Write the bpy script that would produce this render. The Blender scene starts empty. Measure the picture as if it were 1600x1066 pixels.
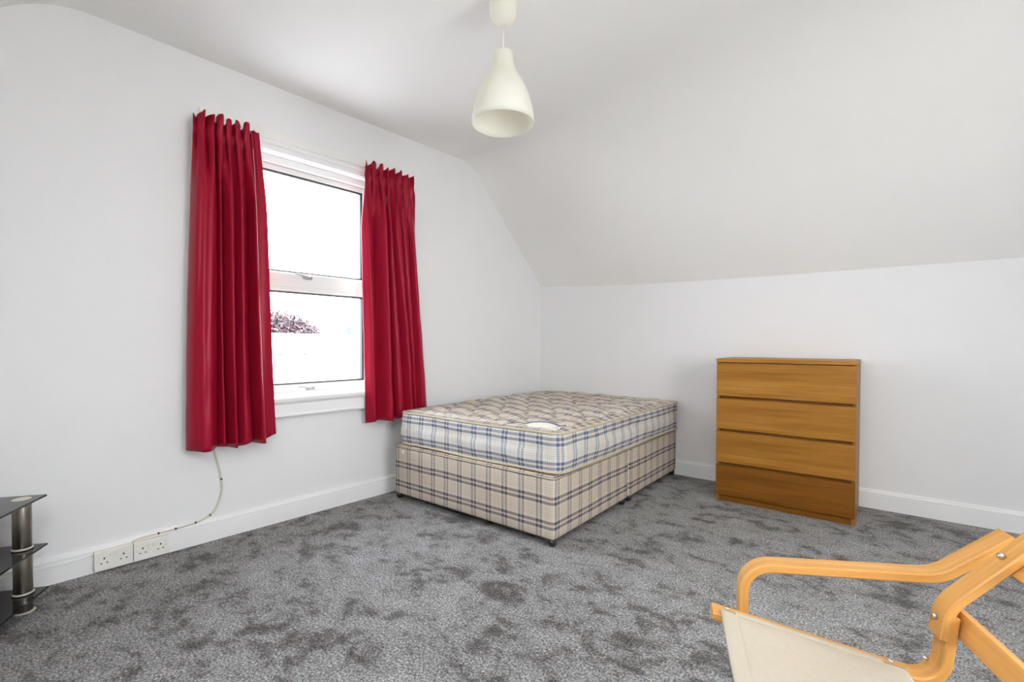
import bpy, bmesh, math, random
from mathutils import Vector, Matrix
random.seed(7)
SC = bpy.context.scene
COL = SC.collection

# ------------------------------------------------------------------ camera
cam_d = bpy.data.cameras.new('camera')
cam = bpy.data.objects.new('camera', cam_d); COL.objects.link(cam)
cam_d.sensor_width = 36.0
cam_d.lens = 741.84 / 1600.0 * 36.0
cam_d.shift_y = 17.18 / 1600.0
cam_d.clip_start = 0.02
cam_d.clip_end = 500
CR = Vector((0.78367743, 0.62116592, 0.00160788))
CU = Vector((-0.01308678, 0.01392258, 0.99981743))
CB = Vector((0.62103013, -0.7835554, 0.01903987))
m = Matrix.Identity(4)
for i in range(3):
    m[i][0], m[i][1], m[i][2] = CR[i], CU[i], CB[i]
m[0][3], m[1][3], m[2][3] = 2.7992, -3.9990, 1.1062
cam.matrix_world = m
SC.camera = cam

# ------------------------------------------------------------------ sky, exposure
SKY = 9.0
w = bpy.data.worlds.new('overcast_sky'); SC.world = w
w.use_nodes = True
bg = w.node_tree.nodes['Background']
bg.inputs['Color'].default_value = (0.842, 0.908, 1.0, 1)
bg.inputs['Strength'].default_value = SKY
sun_d = bpy.data.lights.new('sun', 'SUN'); sun_d.energy = 2.5; sun_d.angle = math.radians(3)
sun_d.color = (1.0, .96, .90)
sun = bpy.data.objects.new('sun', sun_d); COL.objects.link(sun)
# high behind the back wall: it lights the yard and buildings outside, no beam enters the room
sun.rotation_euler = Vector((-0.01, -math.cos(math.radians(37)), -math.sin(math.radians(37)))).to_track_quat('-Z', 'Y').to_euler()
SC.view_settings.view_transform = 'Standard'
SC.view_settings.look = 'None'
SC.view_settings.exposure = 0.98
SC.view_settings.gamma = 1.0
SC.view_settings.use_curve_mapping = False
SC.cycles.max_bounces = 16
SC.cycles.diffuse_bounces = 10
SC.cycles.transparent_max_bounces = 16
SC.cycles.caustics_reflective = False
SC.cycles.caustics_refractive = False

ANG = -math.atan(0.0535)              # the window wall stands 3 degrees off square
ROTL = Matrix.Rotation(ANG, 4, 'Z')   # window wall frame: x into the room, y along the wall, z up
RX = 4.45                              # right hand wall
FY = -4.69                             # front knee wall
CZ = 2.66                              # flat ceiling
# window openings: (y0, y1, z0, z1)
W1 = (-2.87, -1.91, 0.765, 2.262)
W2 = (-3.7, -2.1, 0.70, 2.05)  # added opening in the unseen right wall, lets in fill light
RL = (1.9, 3.3)                      # unseen roof opening added for fill light, x range in the front slope
RLY = (-4.5, -3.95)

def portal(loc, rot, sx, sy, name):
    l = bpy.data.lights.new(name, 'AREA'); l.shape = 'RECTANGLE'; l.size = sx; l.size_y = sy
    l.cycles.is_portal = True
    o = bpy.data.objects.new(name, l); COL.objects.link(o)
    o.matrix_world = Matrix.Translation(loc) @ rot
    return o
# portals only guide the sky's own light through the openings
_c = ROTL @ Vector((-0.30, (W1[0]+W1[1])/2, (W1[2]+W1[3])/2))
portal(_c, ROTL @ Matrix.Rotation(math.radians(-90), 4, 'Y'), 1.55, 1.0, 'portal_window')
portal(Vector((RX+0.28, (W2[0]+W2[1])/2, (W2[2]+W2[3])/2)), Matrix.Rotation(math.radians(90), 4, 'Y'), W2[3]-W2[2]+.04, W2[1]-W2[0]+.04, 'portal_fill_window')

# ------------------------------------------------------------------ materials
def new_mat(name):
    mt = bpy.data.materials.new(name); mt.use_nodes = True
    nt = mt.node_tree
    return mt, nt, nt.nodes['Principled BSDF']
def nd(nt, t, **kw):
    n = nt.nodes.new(t)
    for k, v in kw.items():
        if hasattr(n, k) and not k.startswith('i_'): setattr(n, k, v)
    return n
def math_n(nt, op, a, b=None, c=None):
    n = nt.nodes.new('ShaderNodeMath'); n.operation = op
    for i, v in enumerate((a, b, c)):
        if v is None: continue
        if isinstance(v, (int, float)): n.inputs[i].default_value = v
        else: nt.links.new(v, n.inputs[i])
    return n.outputs[0]
def mix_n(nt, fac, a, b, blend='MIX'):
    n = nt.nodes.new('ShaderNodeMix'); n.data_type = 'RGBA'; n.blend_type = blend
    n.clamp_factor = True
    for s, v in ((n.inputs[0], fac), (n.inputs[6], a), (n.inputs[7], b)):
        if isinstance(v, (int, float)): s.default_value = v
        elif isinstance(v, tuple): s.default_value = (*v[:3], 1)
        else: nt.links.new(v, s)
    return n.outputs[2]
def noise_n(nt, vec, scale, detail=3.0, rough=.5, dist=0.0):
    n = nt.nodes.new('ShaderNodeTexNoise')
    n.inputs['Scale'].default_value = scale; n.inputs['Detail'].default_value = detail
    n.inputs['Roughness'].default_value = rough; n.inputs['Distortion'].default_value = dist
    if vec is not None: nt.links.new(vec, n.inputs['Vector'])
    return n.outputs['Fac']
def ramp_n(nt, fac, stops, interp='LINEAR'):
    n = nt.nodes.new('ShaderNodeValToRGB'); cr = n.color_ramp; cr.interpolation = interp
    while len(cr.elements) < len(stops): cr.elements.new(.5)
    for e, (p, c) in zip(cr.elements, stops):
        e.position = p; e.color = (*c, 1) if isinstance(c, tuple) else (c, c, c, 1)
    nt.links.new(fac, n.inputs[0])
    return n.outputs[0]
def coords(nt, kind='Object', scale=(1, 1, 1)):
    t = nt.nodes.new('ShaderNodeTexCoord'); mp = nt.nodes.new('ShaderNodeMapping')
    mp.inputs['Scale'].default_value = scale
    nt.links.new(t.outputs[kind], mp.inputs['Vector'])
    return mp.outputs[0]
def bump_n(nt, bsdf, h, strength=.3, dist=.01):
    b = nt.nodes.new('ShaderNodeBump'); b.inputs['Strength'].default_value = strength
    b.inputs['Distance'].default_value = dist
    nt.links.new(h, b.inputs['Height']); nt.links.new(b.outputs[0], bsdf.inputs['Normal'])

def plain(name, col, rough=.5, metal=0.0, spec=.5, bump=None, var=0.04):
    mt, nt, b = new_mat(name)
    v = coords(nt)
    f = noise_n(nt, v, 6.0, 4)
    c = mix_n(nt, f, tuple(x*(1-var) for x in col), tuple(min(1, x*(1+var)) for x in col))
    nt.links.new(c, b.inputs['Base Color'])
    b.inputs['Roughness'].default_value = rough; b.inputs['Metallic'].default_value = metal
    b.inputs['Specular IOR Level'].default_value = spec
    if bump: bump_n(nt, b, noise_n(nt, v, bump[0], 3), bump[1], .004)
    return mt

M = {}
M['wall'] = plain('wall_paint', (.79, .79, .797), .75, spec=.25, bump=(60, .12), var=.012)
M['ceiling'] = plain('ceiling_paint', (.86, .855, .84), .8, spec=.2, bump=(40, .12), var=.012)
M['gloss_white'] = plain('white_gloss_paint', (.84, .84, .845), .35, spec=.4, var=.015)
M['upvc'] = plain('white_upvc', (.82, .82, .81), .3, spec=.45, var=.015)
M['handle_metal'] = plain('handle_grey', (.42, .41, .38), .35)
M['gasket'] = plain('black_gasket', (.02, .02, .02), .6)
M['batten'] = plain('batten_paint', (.80, .80, .77), .5, var=.03)
M['socket'] = plain('socket_plastic', (.80, .79, .74), .35, var=.02)
M['socket_box'] = plain('socket_box_plastic', (.76, .71, .60), .45, var=.05)
M['hole'] = plain('socket_hole', (.012, .012, .012), .8)
M['cable'] = plain('cable_sheath', (.66, .62, .52), .5, var=.12)
M['clip'] = plain('clip_plastic', (.06, .04, .03), .5)
M['shade'] = None
M['chrome'] = plain('brushed_chrome', (.30, .27, .23), .28, metal=1.0, var=.1)
M['collar'] = plain('collar_plastic', (.62, .58, .48), .35)
M['steel'] = plain('bolt_steel', (.62, .65, .68), .25, metal=1.0)
M['castor'] = plain('castor_black', (.02, .018, .018), .4)
M['caststeel'] = plain('castor_steel', (.35, .34, .32), .35, metal=1.0)
M['piped'] = plain('piped_edge', (.62, .30, .32), .6)
M['lining'] = plain('curtain_lining', (.66, .60, .54), .8)

def mat_shade():
    mt, nt, b = new_mat('lamp_shade_plastic')
    v = coords(nt); f = noise_n(nt, v, 3)
    nt.links.new(mix_n(nt, f, (.88, .88, .855), (.91, .91, .885)), b.inputs['Base Color'])
    b.inputs['Roughness'].default_value = .35
    tr = nt.nodes.new('ShaderNodeBsdfTranslucent'); tr.inputs[0].default_value = (.93, .91, .82, 1)
    ms = nt.nodes.new('ShaderNodeMixShader'); ms.inputs[0].default_value = .55
    nt.links.new(b.outputs[0], ms.inputs[1]); nt.links.new(tr.outputs[0], ms.inputs[2])
    nt.links.new(ms.outputs[0], nt.nodes['Material Output'].inputs[0])
    return mt
M['shade'] = mat_shade()

def mat_glass():
    mt, nt, b = new_mat('window_glass')
    nt.nodes.remove(b)
    t = nt.nodes.new('ShaderNodeBsdfTransparent'); t.inputs[0].default_value = (.96, .97, .97, 1)
    g = nt.nodes.new('ShaderNodeBsdfGlossy'); g.inputs['Roughness'].default_value = .02
    ms = nt.nodes.new('ShaderNodeMixShader'); ms.inputs[0].default_value = .05
    nt.links.new(t.outputs[0], ms.inputs[1]); nt.links.new(g.outputs[0], ms.inputs[2])
    nt.links.new(ms.outputs[0], nt.nodes['Material Output'].inputs[0])
    return mt
M['glass'] = mat_glass()
def mat_warm_filter():  # unseen tinted screen added to warm the fill light
    mt, nt, b = new_mat('warm_fill_filter')
    nt.nodes.remove(b)
    t = nt.nodes.new('ShaderNodeBsdfTransparent'); t.inputs[0].default_value = (1.0, .95, .88, 1)
    d = nt.nodes.new('ShaderNodeBsdfTranslucent'); d.inputs[0].default_value = (.9, .85, .77, 1)
    ms = nt.nodes.new('ShaderNodeMixShader'); ms.inputs[0].default_value = .15
    nt.links.new(t.outputs[0], ms.inputs[1]); nt.links.new(d.outputs[0], ms.inputs[2])
    nt.links.new(ms.outputs[0], nt.nodes['Material Output'].inputs[0])
    return mt
M['warm_filter'] = mat_warm_filter()

def mat_black_glass():
    mt, nt, b = new_mat('black_glass')
    v = coords(nt); f = noise_n(nt, v, 4)
    nt.links.new(mix_n(nt, f, (.010, .009, .009), (.016, .015, .015)), b.inputs['Base Color'])
    b.inputs['Roughness'].default_value = .13; b.inputs['Specular IOR Level'].default_value = .6
    return mt
M['black_glass'] = mat_black_glass()

def mat_carpet():
    mt, nt, b = new_mat('carpet')
    v = coords(nt)
    vs = coords(nt, scale=(1.0, 1.25, 1))
    big = noise_n(nt, vs, 1.6, 3, .55, .3)
    mid = noise_n(nt, vs, 6.5, 4, .62, .35)
    sml = noise_n(nt, vs, 19.0, 3, .6, .5)
    grain = noise_n(nt, v, 115, 1.5, .75)
    fine = noise_n(nt, v, 260, 1, .6)
    f = math_n(nt, 'ADD', math_n(nt, 'ADD', math_n(nt, 'MULTIPLY', big, .22), math_n(nt, 'MULTIPLY', mid, .52)), math_n(nt, 'MULTIPLY', sml, .26))
    base = ramp_n(nt, f, [(.39, (.086, .081, .077)), (.445, (.148, .142, .137)), (.485, (.224, .220, .216)), (.61, (.296, .294, .292))])
    g = math_n(nt, 'ADD', math_n(nt, 'MULTIPLY', fine, .35), math_n(nt, 'MULTIPLY', grain, .65))
    gr = ramp_n(nt, g, [(.36, .28), (.48, .82), (.52, 1.1), (.64, 2.05)])
    c = mix_n(nt, 1.0, base, gr, 'MULTIPLY')
    nt.links.new(c, b.inputs['Base Color'])
    b.inputs['Roughness'].default_value = 1.0
    b.inputs['Specular IOR Level'].default_value = .05
    b.inputs['Sheen Weight'].default_value = .10
    b.inputs['Sheen Roughness'].default_value = .5
    h = math_n(nt, 'ADD', math_n(nt, 'MULTIPLY', g, 1.0), math_n(nt, 'MULTIPLY', mid, 1.2))
    bump_n(nt, b, h, .5, .012)
    return mt
M['carpet'] = mat_carpet()

def mat_curtain():
    mt, nt, b = new_mat('red_satin')
    v = coords(nt, 'UV')
    f = noise_n(nt, v, 5, 4)
    c = mix_n(nt, f, (.29, .005, .022), (.39, .008, .034))
    weave = noise_n(nt, coords(nt, 'UV', (300, 40, 1)), 1.0, 2)
    c = mix_n(nt, math_n(nt, 'MULTIPLY', weave, .35), c, (.20, .003, .014))
    # pale scuffs and dust smears
    sc = noise_n(nt, coords(nt, 'UV', (14, 5, 1)), 1.0, 6, .7, 1.2)
    sm = ramp_n(nt, sc, [(.70, 0.0), (.80, .30)])
    c = mix_n(nt, sm, c, (.52, .16, .16))
    nt.links.new(c, b.inputs['Base Color'])
    b.inputs['Roughness'].default_value = .33
    b.inputs['Specular IOR Level'].default_value = .55
    b.inputs['Specular Tint'].default_value = (1, .30, .36, 1)
    b.inputs['Sheen Weight'].default_value = .04
    b.inputs['Sheen Roughness'].default_value = .35
    b.inputs['Sheen Tint'].default_value = (.9, .2, .28, 1)
    bump_n(nt, b, noise_n(nt, coords(nt, 'UV', (9, 3, 1)), 1.0, 5, .6, .6), .35, .012)
    tr = nt.nodes.new('ShaderNodeBsdfTranslucent'); tr.inputs[0].default_value = (.42, .01, .03, 1)
    ms = nt.nodes.new('ShaderNodeMixShader'); ms.inputs[0].default_value = .05
    nt.links.new(b.outputs[0], ms.inputs[1]); nt.links.new(tr.outputs[0], ms.inputs[2])
    nt.links.new(ms.outputs[0], nt.nodes['Material Output'].inputs[0])
    return mt
M['curtain'] = mat_curtain()

def mat_wood(name, dark, mid, light, axis='X', scale=1.0, band=None, rough=.42, uv=False):
    mt, nt, b = new_mat(name)
    st = {'X': (1.2, 26, 26), 'Y': (26, 1.2, 26), 'Z': (26, 26, 1.2)}[axis]
    v = coords(nt, 'UV' if uv else 'Object', tuple(s*scale for s in st))
    f = noise_n(nt, v, 1.0, 6, .62, .35)
    fine = noise_n(nt, coords(nt, 'UV' if uv else 'Object', tuple(s*scale*(4 if s > 2 else 3) for s in st)), 1.0, 3, .6)
    ff = math_n(nt, 'ADD', math_n(nt, 'MULTIPLY', f, .7), math_n(nt, 'MULTIPLY', fine, .3))
    c = ramp_n(nt, ff, [(.33, dark), (.5, mid), (.67, light)])
    if band is not None:
        # two veneer leaves meet along a line at local height `band`
        sep = nt.nodes.new('ShaderNodeSeparateXYZ')
        nt.links.new(coords(nt), sep.inputs[0])
        s = math_n(nt, 'LESS_THAN', sep.outputs[2], band)
        c = mix_n(nt, math_n(nt, 'SUBTRACT', 1.0, s), c, mix_n(nt, 1.0, c, (.85, .82, .78), 'MULTIPLY'))
    nt.links.new(c, b.inputs['Base Color'])
    b.inputs['Roughness'].default_value = rough
    b.inputs['Specular IOR Level'].default_value = .22
    bump_n(nt, b, ff, .08, .003)
    return mt
OAK = ((.27, .112, .014), (.38, .170, .026), (.48, .235, .048))
M['oak1'] = mat_wood('oak_veneer_a', *OAK, band=-.01)
M['oak2'] = mat_wood('oak_veneer_b', *OAK, band=-.065)
M['oak3'] = mat_wood('oak_veneer_c', (.26, .106, .013), (.365, .160, .024), (.46, .22, .042), band=-.045)
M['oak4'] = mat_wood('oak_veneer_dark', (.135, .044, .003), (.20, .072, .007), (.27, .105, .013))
M['oak_carcass'] = mat_wood('oak_veneer_carcass', *OAK)
M['oak_side'] = mat_wood('oak_veneer_side', (.21, .09, .016), (.29, .135, .026), (.37, .19, .046), axis='Z')
M['birch'] = mat_wood('birch_bentwood', (.48, .215, .050), (.60, .30, .082), (.70, .385, .13), uv=True, rough=.33)
M['birch_bar'] = mat_wood('birch_bar', (.47, .21, .050), (.58, .285, .078), (.67, .365, .115), axis='Y', rough=.33)

def mat_canvas():
    mt, nt, b = new_mat('cream_canvas')
    v = coords(nt)
    wv = noise_n(nt, coords(nt, 'Object', (420, 60, 60)), 1.0, 2)
    wv2 = noise_n(nt, coords(nt, 'Object', (60, 420, 60)), 1.0, 2)
    ww = math_n(nt, 'MULTIPLY', math_n(nt, 'ADD', wv, wv2), .5)
    c = mix_n(nt, ww, (.41, .365, .285), (.53, .485, .40))
    c = mix_n(nt, math_n(nt, 'MULTIPLY', noise_n(nt, v, 5, 4), .25), c, (.45, .385, .285))
    nt.links.new(c, b.inputs['Base Color'])
    b.inputs['Roughness'].default_value = .9; b.inputs['Specular IOR Level'].default_value = .15
    bump_n(nt, b, ww, .25, .002)
    return mt
M['canvas'] = mat_canvas()

def mat_plaid(name, bgc, bgc2, vstripe, hstripe, thin, px, py, warm, cross, offx=0.0, offy=0.0):
    """woven check: pairs of stripes in both directions with fine lines between; UVs are metres of cloth"""
    mt, nt, b = new_mat(name)
    t = nt.nodes.new('ShaderNodeTexCoord'); sep = nt.nodes.new('ShaderNodeSeparateXYZ')
    nt.links.new(t.outputs['UV'], sep.inputs[0])
    wob = noise_n(nt, t.outputs['UV'], 3.0, 2)
    wo = math_n(nt, 'MULTIPLY', math_n(nt, 'SUBTRACT', wob, .5), .012)
    def fr(o, per, off):
        return math_n(nt, 'FRACT', math_n(nt, 'DIVIDE', math_n(nt, 'ADD', math_n(nt, 'ADD', o, off), wo), per))
    fx = fr(sep.outputs[0], px, offx + 50*px); fy = fr(sep.outputs[1], py, offy + 50*py)
    def lines(f, per, ls):
        tot = None
        for c, hw in ls:
            k = math_n(nt, 'COMPARE', f, c, hw / per)
            tot = k if tot is None else math_n(nt, 'MAXIMUM', tot, k)
        return tot
    pair = [(.33, .0082), (.54, .0082)]
    vx = lines(fx, px, pair); vy = lines(fy, py, pair)
    tx = lines(fx, px, [(.05, .0011), (.14, .0010), (.77, .0010), (.86, .0012), (.955, .0009)])
    ty = lines(fy, py, [(.05, .0011), (.14, .0010), (.77, .0010), (.86, .0012), (.955, .0009)])
    mx = lines(fx, px, [(.435, .0046)]); my = lines(fy, py, [(.435, .0046)])
    stn = noise_n(nt, t.outputs['UV'], 1.7, 4, .6)
    c = mix_n(nt, ramp_n(nt, stn, [(.35, 0.0), (.7, 1.0)]), bgc, bgc2)
    c = mix_n(nt, math_n(nt, 'MULTIPLY', math_n(nt, 'MAXIMUM', mx, my), .38), c, warm)
    c = mix_n(nt, math_n(nt, 'MULTIPLY', tx, .5), c, thin); c = mix_n(nt, math_n(nt, 'MULTIPLY', ty, .5), c, thin)
    c = mix_n(nt, math_n(nt, 'MULTIPLY', vx, .88), c, mix_n(nt, 1.0, c, vstripe, 'MULTIPLY'))
    c = mix_n(nt, math_n(nt, 'MULTIPLY', vy, .92), c, mix_n(nt, 1.0, c, hstripe, 'MULTIPLY'))
    c = mix_n(nt, math_n(nt, 'MULTIPLY', math_n(nt, 'MULTIPLY', vx, vy), .75), c, cross)
    thr = noise_n(nt, coords(nt, 'UV', (260, 900, 1)), 1.0, 2)
    c = mix_n(nt, .5, c, mix_n(nt, 1.0, c, ramp_n(nt, thr, [(.3, .72), (.7, 1.2)]), 'MULTIPLY'))
    nt.links.new(c, b.inputs['Base Color'])
    b.inputs['Roughness'].default_value = .75; b.inputs['Specular IOR Level'].default_value = .2
    bump_n(nt, b, thr, .15, .002)
    return mt
M['plaid_base'] = mat_plaid('divan_check', (.64, .565, .46), (.56, .465, .37), (.52, .55, .64), (.36, .37, .47), (.20, .17, .15), .1215, .135, (.66, .45, .32), (.055, .06, .105), offx=-.002, offy=.073)
M['plaid_matt'] = mat_plaid('mattress_check', (.70, .69, .64), (.64, .58, .48), (.50, .58, .74), (.40, .45, .58), (.28, .28, .30), .1215, .135, (.68, .50, .36), (.085, .105, .19), offx=.01, offy=.025)
M['plaid_top'] = mat_plaid('mattress_top_check', (.72, .68, .59), (.62, .53, .41), (.74, .73, .77), (.52, .51, .58), (.40, .37, .36), .1215, .09, (.68, .56, .42), (.16, .16, .22))
M['piping'] = plain('border_tape', (.50, .43, .31), .8, var=.1, bump=(200, .3))
M['thread'] = plain('quilting_thread', (.20, .15, .13), .8)
M['patch'] = plain('label_satin', (.80, .79, .70), .45, var=.04)
M['patch_edge'] = plain('label_edge', (.08, .10, .22), .6)
M['bulb'] = plain('bulb_glass', (.85, .85, .82), .25)

# ------------------------------------------------------------------ mesh helpers
def mesh_obj(name, verts, faces, mat, parent=None, smooth=False, uvs=None, mtx=None):
    me = bpy.data.meshes.new(name)
    if mtx is not None: verts = [tuple(mtx @ Vector(v)) for v in verts]
    me.from_pydata([tuple(v) for v in verts], [], faces)
    if uvs is not None:
        ul = me.uv_layers.new(name='UVMap')
        for li, l in enumerate(me.loops):
            ul.data[li].uv = uvs[li] if len(uvs) == len(me.loops) else uvs[l.vertex_index]
    if smooth: me.polygons.foreach_set('use_smooth', [True]*len(me.polygons))
    me.materials.append(M[mat] if isinstance(mat, str) else mat)
    me.update()
    o = bpy.data.objects.new(name, me); COL.objects.link(o)
    if parent: o.parent = parent
    return o
BMX = {}
def fix_normals(o):
    bm = bmesh.new(); bm.from_mesh(o.data); bmesh.ops.recalc_face_normals(bm, faces=bm.faces); bm.to_mesh(o.data); bm.free()
def box(name, x0, x1, y0, y1, z0, z1, mat, parent=None, bev=0.0, seg=2, mtx=None, origin=True):
    """axis box; origin is put at the box centre (before mtx)"""
    c = Vector(((x0+x1)/2, (y0+y1)/2, (z0+z1)/2)) if origin else Vector((0, 0, 0))
    bm = bmesh.new(); bmesh.ops.create_cube(bm, size=1)
    for v in bm.verts:
        v.co = Vector(((x0+x1)/2 + v.co.x*(x1-x0), (y0+y1)/2 + v.co.y*(y1-y0), (z0+z1)/2 + v.co.z*(z1-z0))) - c
    if bev: bmesh.ops.bevel(bm, geom=bm.edges[:], offset=bev, segments=seg, profile=.6, affect='EDGES')
    me = bpy.data.meshes.new(name); bm.to_mesh(me); bm.free()
    me.materials.append(M[mat] if isinstance(mat, str) else mat)
    if bev: me.polygons.foreach_set('use_smooth', [False]*len(me.polygons))
    o = bpy.data.objects.new(name, me); COL.objects.link(o)
    if parent: o.parent = parent
    mb = (mtx if mtx is not None else Matrix.Identity(4)) @ Matrix.Translation(c)
    o.matrix_basis = mb; BMX[o.name] = mb
    return o
def tube_data(path, r, n=8, closed=False):
    P = [Vector(p) for p in path]; V = []; Fc = []
    L = len(P); prev = None
    for i, p in enumerate(P):
        if closed: t = P[(i+1) % L] - P[i-1]
        else: t = P[min(i+1, L-1)] - P[max(i-1, 0)]
        t.normalize()
        a = prev if prev is not None else (Vector((0, 0, 1)) if abs(t.z) < .9 else Vector((1, 0, 0)))
        u = (a - t*a.dot(t)).normalized(); vv = t.cross(u); prev = u
        rr = r[i] if isinstance(r, (list, tuple)) else r
        for k in range(n):
            an = 2*math.pi*k/n
            V.append(p + (u*math.cos(an) + vv*math.sin(an))*rr)
    for i in range(L if closed else L-1):
        j = (i+1) % L
        for k in range(n):
            k2 = (k+1) % n
            Fc.append((i*n+k, i*n+k2, j*n+k2, j*n+k))
    if not closed:
        Fc.append(tuple(range(n-1, -1, -1))); Fc.append(tuple((L-1)*n+k for k in range(n)))
    return V, Fc
def tube(name, path, r, mat, parent=None, n=8, closed=False, mtx=None):
    V, Fc = tube_data(path, r, n, closed)
    return mesh_obj(name, V, Fc, mat, parent, True, mtx=mtx)
def lathe(name, prof, mat, parent=None, n=32, loc=(0, 0, 0), cap=False, sx=1.0, sy=1.0):
    V = []; Fc = []
    for r, z in prof:
        for k in range(n):
            a = 2*math.pi*k/n; V.append((r*math.cos(a)*sx, r*math.sin(a)*sy, z))
    for i in range(len(prof)-1):
        for k in range(n):
            k2 = (k+1) % n
            Fc.append((i*n+k, i*n+k2, (i+1)*n+k2, (i+1)*n+k))
    if cap:
        Fc.append(tuple(range(n-1, -1, -1))); Fc.append(tuple((len(prof)-1)*n+k for k in range(n)))
    o = mesh_obj(name, V, Fc, mat, parent, True)
    o.location = loc
    return o
def fillet(pts, radii, seg=8):
    """polyline with rounded corners; radii for the inner points"""
    P = [Vector(p) for p in pts]; out = [P[0]]
    for i in range(1, len(P)-1):
        r = radii[i-1]; a = (P[i-1]-P[i]).normalized(); b = (P[i+1]-P[i]).normalized()
        ang = a.angle(b); d = r/math.tan(ang/2)
        s, e = P[i]+a*d, P[i]+b*d
        bis = (a+b).normalized(); cen = P[i]+bis*(r/math.sin(ang/2))
        v0, v1 = s-cen, e-cen; tot = v0.angle(v1)
        ax = v0.cross(v1).normalized() if len(v0) == 3 else None
        for k in range(seg+1):
            f = k/seg
            q = (math.sin((1-f)*tot)*v0 + math.sin(f*tot)*v1)/math.sin(tot)
            out.append(cen+q)
    out.append(P[-1])
    return out
def strip(name, prof, thick, y0, y1, mat, parent=None, bev=.003, mtx=None):
    """bent flat strip: profile of (x, z) centre points, thickness in its plane, width from y0 to y1"""
    P = [Vector((p[0], 0, p[1])) for p in prof]; V = []; Fc = []; UV = []
    L = len(P); dist = 0; h = thick/2
    sec = [(-h+bev, y0), (h-bev, y0), (h, y0+bev), (h, y1-bev), (h-bev, y1), (-h+bev, y1), (-h, y1-bev), (-h, y0+bev)]
    n = len(sec); ds = []
    for i in range(L):
        if i: dist += (P[i]-P[i-1]).length
        ds.append(dist)
        t = (P[min(i+1, L-1)] - P[max(i-1, 0)]).normalized()
        nr = Vector((-t.z, 0, t.x))
        for a, y in sec: V.append(P[i] + nr*a + Vector((0, y, 0)))
    per = [0]
    for k in range(n):
        a, b = sec[k], sec[(k+1) % n]; per.append(per[-1]+math.hypot(a[0]-b[0], a[1]-b[1]))
    for i in range(L-1):
        for k in range(n):
            k2 = (k+1) % n
            Fc.append((i*n+k, i*n+k2, (i+1)*n+k2, (i+1)*n+k))
            UV += [(ds[i], per[k]), (ds[i], per[k+1]), (ds[i+1], per[k+1]), (ds[i+1], per[k])]
    for i in (0, L-1):
        f = tuple(i*n+k for k in range(n)); f = f[::-1] if i == 0 else f
        Fc.append(f); UV += [(ds[i]+V[j].z*.1, V[j].y) for j in f]
    o = mesh_obj(name, V, Fc, mat, parent, False, UV, mtx)
    fix_normals(o)
    return o
def empty(name, loc=(0, 0, 0), rz=0.0, mtx=None):
    o = bpy.data.objects.new(name, None); COL.objects.link(o); o.empty_display_size = .1
    if mtx is not None: o.matrix_world = mtx
    else: o.location = loc; o.rotation_euler = (0, 0, rz)
    return o
def tag(o, label, cat, group=None):
    o['label'] = label; o['category'] = cat
    if group: o['group'] = group
    return o
def struct(o, label=None):
    o['kind'] = 'structure'
    if label: o['label'] = label
    return o

# ------------------------------------------------------------------ room shell
def sm(a, b, x):
    t = max(0.0, min(1.0, (x-a)/(b-a))); return t*t*(3-2*t)
def slab_with_hole(name, y0, y1, z0, z1, hole, x_in, x_out, mat, mtx=None):
    """wall in the y-z plane with a rectangular opening and real reveals"""
    ys = [y0, hole[0], hole[1], y1]; zs = [z0, hole[2], hole[3], z1]
    V = []; Fc = []
    for x in (x_in, x_out):
        for y in ys:
            for z in zs: V.append((x, y, z))
    idx = lambda s, i, j: s*16 + i*4 + j
    for i in range(3):
        for j in range(3):
            if i == 1 and j == 1: continue
            for s in (0, 1): Fc.append((idx(s, i, j), idx(s, i+1, j), idx(s, i+1, j+1), idx(s, i, j+1)))
    for a, b in (((1, 1), (2, 1)), ((2, 1), (2, 2)), ((2, 2), (1, 2)), ((1, 2), (1, 1))):
        Fc.append((idx(0, *a), idx(0, *b), idx(1, *b), idx(1, *a)))
    rim = [(0, 0), (3, 0), (3, 3), (0, 3)]
    for k in range(4):
        a, b = rim[k], rim[(k+1) % 4]
        pts = [(a[0], a[1])]
        Fc.append((idx(0, *a), idx(1, *a), idx(1, *b), idx(0, *b)))
    o = mesh_obj(name, V, Fc, mat, mtx=mtx); fix_normals(o); return o

floor = box('floor', -.45, RX+.2, FY-.1, .1, -.12, 0, 'carpet', origin=False)
struct(floor, 'grey mottled fitted carpet')
wl = struct(slab_with_hole('wall_left', FY-.6, .3, -.12, 3.0, W1, 0.0, -.30, 'wall', ROTL), 'white gable wall with the curtained window')
wb = struct(box('wall_back', -.2, RX+.3, 0, .25, -.12, 1.78, 'wall', origin=False), 'low white knee wall behind bed and chest')
wr = struct(slab_with_hole('wall_right', FY-.1, .25, -.12, 3.0, W2, RX, RX+.30, 'wall'))
wf = struct(box('wall_front', -.7, RX+.3, FY-.25, FY, -.12, 1.75, 'wall', origin=False))

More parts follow.
